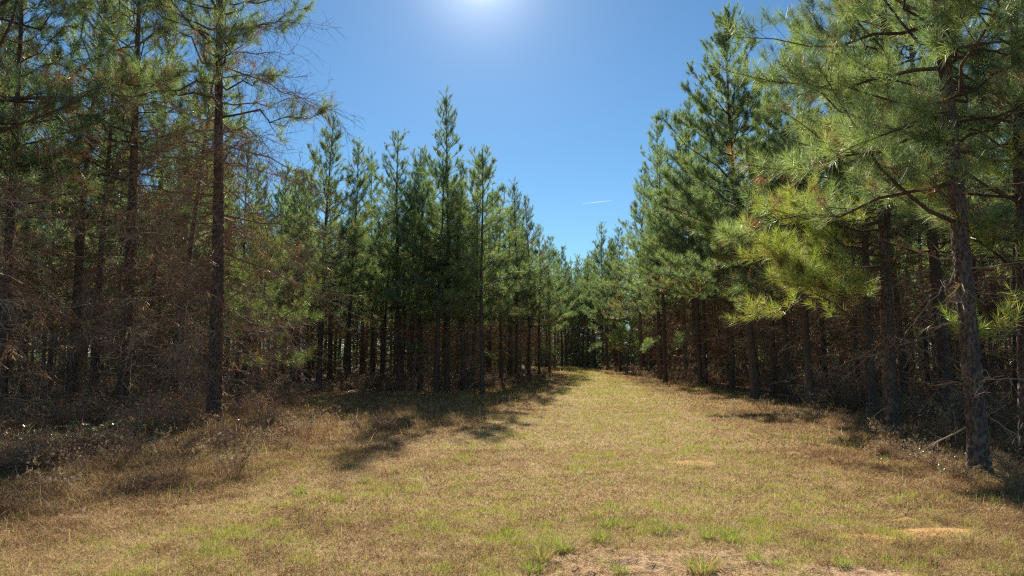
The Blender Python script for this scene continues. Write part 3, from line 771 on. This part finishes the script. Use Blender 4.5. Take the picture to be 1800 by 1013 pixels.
# ------------------------------------------------------------------ undergrowth and small things
def weed_mesh(seed, h=.8, n=14, spread=.25, heads=True, twiggy=1.0):
    rng = np.random.default_rng(seed); g = Geo(); gh = Geo()
    a = rng.random(n) * 6.283; r = spread * np.sqrt(rng.random(n)) * .5
    P0 = np.stack([r * np.cos(a), r * np.sin(a), np.full(n, -.02)], 1)
    D = norm(np.stack([np.cos(a) * .3, np.sin(a) * .3, np.ones(n)], 1) + rng.normal(0, .16, (n, 3)))
    L = h * rng.uniform(.5, 1.1, n)
    P1 = curve_paths(P0, D, L, 6, np.stack([np.cos(a) * .25 * L, np.sin(a) * .25 * L, -.12 * L], 1) + rng.normal(0, .1, (n, 3)) * L[:, None], rng, .012)
    g.tubes(P1, radii(n, 6, np.full(n, .0045), .002), 3, tint=rng.uniform(.2, .7, n))
    n2 = rng.poisson(9 * twiggy, n); i2 = np.repeat(np.arange(n), n2); M = len(i2)
    p2, t2 = sample(P1, i2, rng.uniform(.3, 1, M))
    d2 = norm(t2 * .7 + rng.normal(0, .55, (M, 3))); L2 = h * rng.uniform(.08, .28, M)
    P2 = curve_paths(p2, d2, L2, 4, rng.normal(0, .2, (M, 3)) * L2[:, None])
    g.tubes(P2, radii(M, 4, np.full(M, .0026), .0015), 3, tint=rng.uniform(.2, .8, M))
    out = [('stem', g.mesh('stem', WEED))]
    if heads:
        e2, f2 = sample(P2, np.arange(M), np.full(M, .98))
        gh.needles(rng, e2, f2, .06, .035, 16, .012, rng.uniform(.45, 1, M), 80, 20, .2)
        out.append(('seed_head', gh.mesh('seed_head', WEED)))
    # clinging dry blades
    gb = Geo(); m = n * 9
    bx, by = rng.normal(0, spread * .5, (2, m))
    gb.blades(rng, bx, by, np.full(m, -.02), h * rng.uniform(.3, .8, m), rng.uniform(.004, .011, m), rng.uniform(.2, 1.2, m), 3, rng.uniform(.2, .85, m))
    out.append(('dry_leaf', gb.mesh('dry_leaf', WEED)))
    return out


def brush_mesh(seed, rx=.9, h=.9, n=70):
    """a tangle of dead stems and curling twigs"""
    rng = np.random.default_rng(seed); g = Geo()
    a = rng.random(n) * 6.283; r = rx * np.sqrt(rng.random(n)) * .7
    P0 = np.stack([r * np.cos(a), r * np.sin(a), np.full(n, -.03)], 1)
    D = norm(rng.normal(0, .6, (n, 3)) + np.array([[0, 0, .8]])); L = h * rng.uniform(.5, 1.3, n)
    P1 = curve_paths(P0, D, L, 8, rng.normal(0, .45, (n, 3)) * L[:, None] * np.array([[1, 1, .4]]) - np.array([[0, 0, .35]]) * L[:, None], rng, .02)
    P1[..., 2] = np.maximum(P1[..., 2], .01)
    g.tubes(P1, radii(n, 8, rng.uniform(.003, .007, n), .002), 3, tint=rng.uniform(.1, .8, n))
    n2 = rng.poisson(10, n); i2 = np.repeat(np.arange(n), n2); M = len(i2)
    p2, t2 = sample(P1, i2, rng.uniform(.1, 1, M)); d2 = norm(t2 * .5 + rng.normal(0, .7, (M, 3))); L2 = rng.uniform(.08, .42, M)
    P2 = curve_paths(p2, d2, L2, 5, rng.normal(0, .4, (M, 3)) * L2[:, None])
    g.tubes(P2, radii(M, 5, np.full(M, .0026), .0015), 3, tint=rng.uniform(.05, .9, M))
    gl = Geo(); m = n * 14; i = rng.integers(0, n, m); p, t = sample(P1, i, rng.uniform(.2, 1, m))
    gl.needles(rng, p + rng.normal(0, .06, (m, 3)), t, .05, .06, 3, .016, rng.uniform(.05, .7, m), 85, 40, .4)
    return [('stem', g.mesh('stem', DEADWOOD)), ('dry_leaf', gl.mesh('dry_leaf', WEED))]


def briar_mesh(seed, h=.5, n=9):
    rng = np.random.default_rng(seed); g = Geo(); gl = Geo()
    a = rng.random(n) * 6.283
    D = norm(np.stack([np.cos(a) * .7, np.sin(a) * .7, np.ones(n)], 1)); L = h * rng.uniform(.6, 1.3, n)
    P1 = curve_paths(rng.normal(0, .05, (n, 3)) * np.array([[1, 1, 0]]), D, L, 7, np.stack([np.cos(a) * .4 * L, np.sin(a) * .4 * L, -.4 * L], 1), rng, .02)
    g.tubes(P1, radii(n, 7, np.full(n, .004), .002), 3, tint=.35)
    m = n * 11; i = rng.integers(0, n, m); p, t = sample(P1, i, rng.uniform(.2, 1, m))
    d = norm(t * .4 + rng.normal(0, .8, (m, 3)) + np.array([[0, 0, .3]])); ln = rng.uniform(.03, .065, m)[:, None]
    nrm = norm(rng.normal(0, .5, (m, 3)) + np.array([[0, -.3, 1.]])); sd = norm(np.cross(d, nrm)); w = ln * .32
    V = np.stack([p, p + d * ln * .35 + sd * w, p + d * ln * .75 + sd * w * .75, p + d * ln, p + d * ln * .75 - sd * w * .75, p + d * ln * .35 - sd * w], 1)
    o = (np.arange(m) * 6)[:, None]
    gl.add(V, quads=np.concatenate([o + np.array([[0, 1, 2, 3]]), o + np.array([[0, 3, 4, 5]])]), tint=np.repeat(rng.uniform(.2, 1, m), 6))
    return [('stem', g.mesh('stem', DEADWOOD)), ('foliage', gl.mesh('foliage', LEAF))]


def tuft_mesh(seed, h=.13, n=150, rad=.055, green=.92, dry=.25):
    rng = np.random.default_rng(seed); g = Geo()
    a = rng.random(n) * 6.283; r = rad * np.sqrt(rng.random(n))
    tint = np.where(rng.random(n) < dry, rng.uniform(.2, .62, n), np.clip(rng.normal(green, .06, n), .72, 1))
    g.blades(rng, r * np.cos(a), r * np.sin(a), np.full(n, -.01), h * rng.uniform(.5, 1.15, n), rng.uniform(.003, .0062, n), .2 + .75 * rng.random(n) + 4 * r, 4, tint, a + rng.normal(0, .5, n))
    return [('blades', g.mesh('blades', GRASS))]


def put(parts, name, cat, x, y, label, group=None, s=1.0, rot=0.0, dz=0.0):
    if len(parts) == 1:
        e = bpy.data.objects.new(name, parts[0][1])
    else:
        e = bpy.data.objects.new(name, None); e.empty_display_size = .1
    COL.objects.link(e)
    e.location = (x, y, float(terrain(x, y)) + dz); e.rotation_euler = (0, 0, rot); e.scale = (s, s, s)
    e['label'] = label; e['category'] = cat
    if group: e['group'] = group
    if len(parts) > 1:
        for nm, me in parts:
            o = bpy.data.objects.new(nm, me); COL.objects.link(o); o.parent = e
    return e


def build_undergrowth():
    rng = np.random.default_rng(91)
    weeds = [weed_mesh(501, .75, 14), weed_mesh(502, 1.0, 12, .3), weed_mesh(503, .6, 18, .35), weed_mesh(504, .85, 9, .2, True, 1.6)]
    brush = [brush_mesh(511), brush_mesh(512, 1.1, .7, 80), brush_mesh(513, .7, 1.2, 60)]
    briar = [briar_mesh(521), briar_mesh(522, .65, 12), briar_mesh(523, .4, 8)]

    # pale seed-headed weeds in front of the second right pine
    for px, d, s, k, lab in [(1560, 11.4, .62, 3, 'pale seed headed dry weed right in front of the second right pine'),
                             (1592, 11.2, .60, 0, 'pale feathery dry weed just right of the one before the second right pine'),
                             (1655, 12.6, .85, 1, 'tall thin brown weed stalk standing in the shade between the two nearest right pines'),
                             (1540, 10.3, .4, 2, 'low brown weed clump left of the pale weeds at the right verge'),
                             (1640, 9.2, .48, 2, 'tangled brown weed left of the foot of the nearest right pine'),
                             (1690, 8.4, .5, 2, 'dry brown weed clump touching the foot of the nearest right pine')]:
        put(weeds[k], 'dry_weed', 'weed', at_x(px, d), d, lab, 'dry weeds by the right pines', s, rng.random() * 6.28)
    # weeds along the shaded front of the left stand
    n = 0
    for _ in range(400):
        px, d = rng.uniform(430, 960), rng.uniform(24, 46)
        x = at_x(px, d)
        if not (-.5 < left_edge(d) - x < 3.2): continue
        put(weeds[rng.integers(4)], 'dry_weed', 'weed', x, d, 'waist high dry brown weed along the shaded front of the left stand', 'weeds along the left stand', rng.uniform(.5, 1.1), rng.random() * 6.28)
        n += 1
        if n >= 75: break
    for k in range(26):
        d = rng.uniform(30, 66); x = float(right_edge(d)) + rng.uniform(-.6, 2.2)
        put(weeds[rng.integers(4)], 'dry_weed', 'weed', x, d, 'dry brown weed along the foot of the distant right row', 'weeds along the right row', rng.uniform(.6, 1.05), rng.random() * 6.28)
    # brush at the foot of the near left pines
    for px, d, s, k, lab in [(205, 14.6, 1.0, 0, 'dark twiggy brush in front of the leaning left pine'), (270, 13.6, .95, 1, 'dark tangled brush heap left of the nearest left trunk'),
                             (330, 14.0, .8, 2, 'upright dead brush touching the left side of the nearest left trunk'), (60, 13.2, 1.0, 1, 'dead brush low at the left picture border'),
                             (130, 14.8, .9, 0, 'dead brush below the thin third left pine'), (440, 17.5, 1.0, 0, 'brown brush right of the nearest left trunk'),
                             (185, 10.2, .7, 1, 'dark low brush clump standing alone in the left foreground grass'), (20, 9.0, .75, 0, 'dry brush at the lower left picture border'),
                             (490, 21.0, 1.0, 1, 'brown brush at the corner beyond the nearest left trunk'), (300, 18.5, 1.2, 2, 'tall dead brush in the shade between the two nearest left pines'),
                             (90, 18.0, 1.1, 2, 'tall dead brush in deep shade at far left'), (1600, 17.0, .8, 1, 'dead brush in the shade behind the second right pine'),
                             (1725, 14.5, .9, 0, 'dead brush in the shade behind the nearest right pine'), (1480, 20.0, .9, 2, 'dead brush in the shade behind the yellow green right bough')]:
        put(brush[k], 'dead_brush', 'brush', at_x(px, d), d, lab, 'dead brush at the foot of the pines', s, rng.random() * 6.28)
    n = 0
    for _ in range(300):
        d = rng.uniform(5.2, 15.5); x = rng.uniform(float(left_edge(d)) - .5, float(track_l(d)) - .9)
        if abs(x) > .8 * d + .6 or rng.random() < .5 * sstep(-3, 0, x - float(track_l(d))): continue
        q = rng.random()
        if q < .6: put(weeds[rng.integers(4)], 'dry_weed', 'weed', x, d, 'knee high tangled dry weed in the brown verge left of the track', 'weeds in the left verge', rng.uniform(.35, .7), rng.random() * 6.28)
        else: put(brush[rng.integers(3)], 'dead_brush', 'brush', x, d, 'low tangle of dead stems in the brown verge left of the track', 'dead brush in the left verge', rng.uniform(.3, .55), rng.random() * 6.28)
        n += 1
        if n >= 40: break
    n = 0
    for _ in range(60):
        d = rng.uniform(6.5, 20); x = float(right_edge(d)) + rng.uniform(-1.5, .6)
        if abs(x) > .8 * d + .6: continue
        put(weeds[rng.integers(4)], 'dry_weed', 'weed', x, d, 'low rusty dry weed along the sunny right verge', 'weeds in the right verge', rng.uniform(.25, .5), rng.random() * 6.28)
        n += 1
        if n >= 26: break
    n = 0
    for _ in range(200):
        sd = rng.random() < .5
        d = rng.uniform(16, 40); x = float(left_edge(d)) - rng.uniform(.5, 8) if sd else float(right_edge(d)) + rng.uniform(.8, 7)
        if abs(x) > .8 * d + 1: continue
        put(brush[rng.integers(3)], 'dead_brush', 'brush', x, d, 'low dead brush deep in shade inside the %s stand' % ('left' if sd else 'right'), 'dead brush inside the stands', rng.uniform(.7, 1.3), rng.random() * 6.28)
        n += 1
        if n >= 60: break
    # glossy leaved briars
    for px, d, s, k, lab in [(160, 12.4, .9, 0, 'briar with shiny pale leaves left of the dark brush heap'), (245, 12.8, .9, 1, 'briar with shiny leaves before the dark brush heap'),
                             (105, 11.6, .8, 2, 'low briar with yellow green leaves in the left grass'), (35, 11.3, .8, 1, 'briar with shiny leaves near the left picture border'),
                             (85, 9.9, .7, 0, 'small bright green briar lowest in the left grass'), (395, 14.2, .7, 2, 'yellow green briar at the foot of the nearest left trunk'),
                             (300, 13.2, .7, 2, 'shiny leaved briar right beside the dark brush heap'), (55, 17.2, 1.1, 1, 'taller leafy briar in the shade at far left'),
                             (1650, 9.7, .5, 1, 'briar with small shiny leaves left of the nearest right pine'), (1610, 10.0, .5, 0, 'low briar with pale leaves below the pale weeds on the right'),
                             (1550, 9.9, .42, 2, 'tiny green briar at the sunny right verge'), (1680, 8.6, .45, 0, 'briar with silvery leaves against the nearest right trunk'),
                             (1775, 9.4, .5, 2, 'little bright green briar right of the nearest right pine')]:
        put(briar[k], 'briar', 'briar', at_x(px, d), d, lab, 'briars in the verge', s, rng.random() * 6.28)
    # green grass tufts in the foreground
    tufts = [tuft_mesh(531), tuft_mesh(532, .16, 190, .07, .86, .45), tuft_mesh(533, .10, 130, .055, .95, .12)]
    def dist(py):                                     # ground distance of a photo row
        a = math.atan((py - 506.5) / FOC) - PITCH
        return CAM_H / math.tan(a)
    for px, py, k, s, lab in [(948, 983, 1, 1.0, 'olive grass tuft with dry tips, leftmost by the bare soil'), (990, 966, 0, 1.0, 'bright green grass tuft second from left by the bare soil'),
                              (1058, 950, 0, 1.0, 'tall green grass tuft at the top left of the bare soil'), (1068, 921, 2, 1.0, 'dark green low grass tuft behind the tall one by the bare soil'),
                              (1163, 934, 2, 1.15, 'wide green grass tuft at the top of the bare soil'), (1243, 945, 0, .8, 'small mixed grass tuft at the right top of the bare soil'),
                              (1195, 930, 0, .55, 'tiny thin grass tuft just right of the wide green one'), (935, 1002, 2, 1.1, 'bright low grass tuft at the bottom left of the bare soil'),
                              (1090, 1004, 2, .8, 'low grass tuft on the bottom edge of the bare soil'), (1328, 988, 0, .75, 'olive grass tuft right of the bare soil near the bottom'),
                              (1365, 992, 2, .7, 'small bright grass tuft in the right foreground'), (1480, 997, 2, .7, 'green grass tuft at the bottom right foreground'),
                              (1285, 950, 2, 1.0, 'yellow green spreading grass tuft right above the bare soil'), (1100, 925, 1, .5, 'brown thin grass tuft between two green ones above the bare soil'),
                              (890, 938, 2, .9, 'dark green grass tuft in the middle of the track foreground'), (525, 866, 2, 1.1, 'bright green low patch tuft left of the track'),
                              (598, 880, 2, .9, 'small green tuft at the left edge of the track'), (640, 848, 2, .9, 'small dark green tuft on the left verge of the track'),
                              (1235, 1000, 1, 1.1, 'reddish brown grass tuft on the bottom edge right of centre')]:
        d = dist(py)
        put(tufts[k], 'grass_tuft', 'grass tuft', at_x(px, d), d, lab, 'grass tufts in the foreground', s * 1.12, rng.random() * 6.28)
    # fallen pale stalks and twigs
    for px, py, ln, rot, r, lab in [(1262, 980, .42, -14, .0045, 'long pale dry stalk lying on the bare soil'), (1300, 932, .34, 36, .003, 'pale thin stalk lying slanted right above the bare soil'),
                                    (1032, 980, .36, -40, .0025, 'thin pale stalk lying slanted left of the bare soil'), (1460, 985, .3, 20, .003, 'pale stalk lying in the right foreground'),
                                    (130, 950, .5, 50, .004, 'pale dead stalk lying in the lower left grass'), (1235, 972, .25, 10, .003, 'short pale stalk crossing the long one on the bare soil')]:
        d = dist(py); g = Geo(); x = at_x(px, d); c, s_ = math.cos(R(rot)), math.sin(R(rot))
        t = np.linspace(-.5, .5, 9); P = np.stack([t * ln * c, t * ln * s_, .018 + .012 * np.sin(t * 7 + px) + 0 * t], 1)[None] + rng.normal(0, .002, (1, 9, 3))
        g.tubes(P, radii(1, 9, np.array([r]), r * .5), 6, tint=.9)
        put([('stalk', g.mesh('fallen_stalk', WEED, True))], 'fallen_stalk', 'dry stalk', x, d, lab, 'fallen stalks')
    # broken bare branches by the right pines
    for px, d, az, ln, lab in [(1705, 9.3, 150, .9, 'bare pale broken branch leaning from the nearest right trunk to the ground'), (1745, 10.5, 10, 1.0, 'bare fallen branch right of the nearest right pine'),
                               (300, 13.4, 60, 1.1, 'bare dark fallen branch leaning over the brush heap'), (420, 14.4, -10, 1.0, 'thin bare branch reaching right from the foot of the nearest left trunk')]:
        g = Geo(); x = at_x(px, d)
        D = norm(np.array([[math.cos(R(az)), math.sin(R(az)) * .4, -.55]]))
        P = curve_paths(np.array([[0, 0, .55]]), D, np.array([ln]), 8, rng.normal(0, .12, (1, 3)), rng, .012); P[..., 2] = np.maximum(P[..., 2], .01)
        g.tubes(P, radii(1, 8, np.array([.011]), .004), 6, tint=.75)
        i = np.zeros(12, int); p, t = sample(P, i, rng.uniform(.2, .95, 12)); L = rng.uniform(.12, .4, 12)
        g.tubes(curve_paths(p, norm(t + rng.normal(0, .6, (12, 3))), L, 4, rng.normal(0, .1, (12, 3))), radii(12, 4, np.full(12, .004), .002), 4, tint=.8)
        put([('branch', g.mesh('fallen_branch', DEADWOOD, True))], 'fallen_branch', 'fallen branch', x, d, lab, None)


def build_contrail():
    D = 3200.; K = 26
    t = np.linspace(0, 1, K)
    px = 1022 + 55 * t; py = 358.5 - 6 * t
    cx = (px - 900) / FOC * D; up = (506.5 - py) / FOC * D
    P = np.stack([cx, D * math.cos(PITCH) - up * math.sin(PITCH), CAM_H + D * math.sin(PITCH) + up * math.cos(PITCH)], 1)[None]
    rng = np.random.default_rng(5)
    r = (.15 + 1.25 * np.sin(np.clip(t * 1.05, 0, 1) * math.pi) ** .6 * (.35 + .65 * t)) * rng.uniform(.85, 1.15, K)
    m, nt, out = new_mat('vapour')
    tr = nd(nt, 'ShaderNodeBsdfTranslucent'); tr.inputs[0].default_value = (1, 1, 1, 1)
    tp = nd(nt, 'ShaderNodeBsdfTransparent'); mx = nd(nt, 'ShaderNodeMixShader'); mx.inputs[0].default_value = .13
    nt.links.new(tp.outputs[0], mx.inputs[1]); nt.links.new(tr.outputs[0], mx.inputs[2]); nt.links.new(mx.outputs[0], out.inputs[0])
    link('vapour_trail', Geo().tubes(P, r[None], 8).mesh('vapour_trail', m, True), label='short thin white vapour trail in the blue sky above the track', category='vapour trail')


# ------------------------------------------------------------------ light, sky, camera
def build_light():
    w = bpy.data.worlds.new('World'); sc.world = w; w.use_nodes = True
    nt = w.node_tree; nt.nodes.clear()
    out = nd(nt, 'ShaderNodeOutputWorld')
    sky = nd(nt, 'ShaderNodeTexSky', sky_type='NISHITA'); sky.sun_disc = False
    sky.sun_elevation = SUN_EL; sky.sun_rotation = SUN_AZ
    sky.altitude = 200; sky.air_density = 1.0; sky.dust_density = 0; sky.ozone_density = 7.0
    bg = nd(nt, 'ShaderNodeBackground'); bg.inputs[1].default_value = .057
    tn = nd(nt, 'ShaderNodeMix', data_type='RGBA', blend_type='MULTIPLY'); tn.inputs[0].default_value = 1
    nt.links.new(sky.outputs[0], tn.inputs[6]); tn.inputs[7].default_value = (.97, 1.07, .97, 1)
    nt.links.new(tn.outputs[2], bg.inputs[0])
    # the bright aureole round the sun itself
    tc = nd(nt, 'ShaderNodeTexCoord'); dot = nd(nt, 'ShaderNodeVectorMath', operation='DOT_PRODUCT')
    nt.links.new(tc.outputs['Generated'], dot.inputs[0]); dot.inputs[1].default_value = tuple(SUN)
    mxn = nd(nt, 'ShaderNodeMath', operation='MAXIMUM'); nt.links.new(dot.outputs['Value'], mxn.inputs[0]); mxn.inputs[1].default_value = 0
    tot = None
    for p, a in ((3600, 1.0), (420, .22), (60, .07)):
        pw = nd(nt, 'ShaderNodeMath', operation='POWER'); nt.links.new(mxn.outputs[0], pw.inputs[0]); pw.inputs[1].default_value = p
        ml = nd(nt, 'ShaderNodeMath', operation='MULTIPLY'); nt.links.new(pw.outputs[0], ml.inputs[0]); ml.inputs[1].default_value = a
        if tot is None: tot = ml.outputs[0]
        else:
            s = nd(nt, 'ShaderNodeMath', operation='ADD'); nt.links.new(tot, s.inputs[0]); nt.links.new(ml.outputs[0], s.inputs[1]); tot = s.outputs[0]
    gl = nd(nt, 'ShaderNodeBackground'); gl.inputs[0].default_value = (1, .98, .93, 1); nt.links.new(tot, gl.inputs[1])
    add = nd(nt, 'ShaderNodeAddShader'); nt.links.new(bg.outputs[0], add.inputs[0]); nt.links.new(gl.outputs[0], add.inputs[1])
    nt.links.new(add.outputs[0], out.inputs[0])
    l = bpy.data.lights.new('sun', 'SUN'); l.energy = 5.0; l.angle = R(.53); l.color = (1, .93, .82)
    o = bpy.data.objects.new('sun', l); COL.objects.link(o)
    o.rotation_euler = Vector(tuple(-SUN)).to_track_quat('-Z', 'Y').to_euler(); o.location = (0, 0, 40)
    c = bpy.data.cameras.new('camera'); co = bpy.data.objects.new('camera', c); COL.objects.link(co)
    c.sensor_width = 36; c.lens = 24; c.clip_start = .05; c.clip_end = 12000
    co.location = (0, 0, CAM_H); co.rotation_euler = (R(90) + PITCH, 0, 0)
    sc.camera = co
    sc.view_settings.view_transform = 'Standard'; sc.view_settings.look = 'None'; sc.view_settings.gamma = 1
    sc.view_settings.use_curve_mapping = False; sc.view_settings.exposure = 1.05
    cy = sc.cycles
    cy.max_bounces = 7; cy.diffuse_bounces = 4; cy.glossy_bounces = 2; cy.transmission_bounces = 3; cy.transparent_max_bounces = 8
    cy.use_denoising = False
    cy.sample_clamp_indirect = 6
    cy.pixel_filter_type = 'BLACKMAN_HARRIS'; cy.filter_width = 1.3


build_ground()
build_grass()
build_pines()
build_undergrowth()
build_contrail()
build_light()
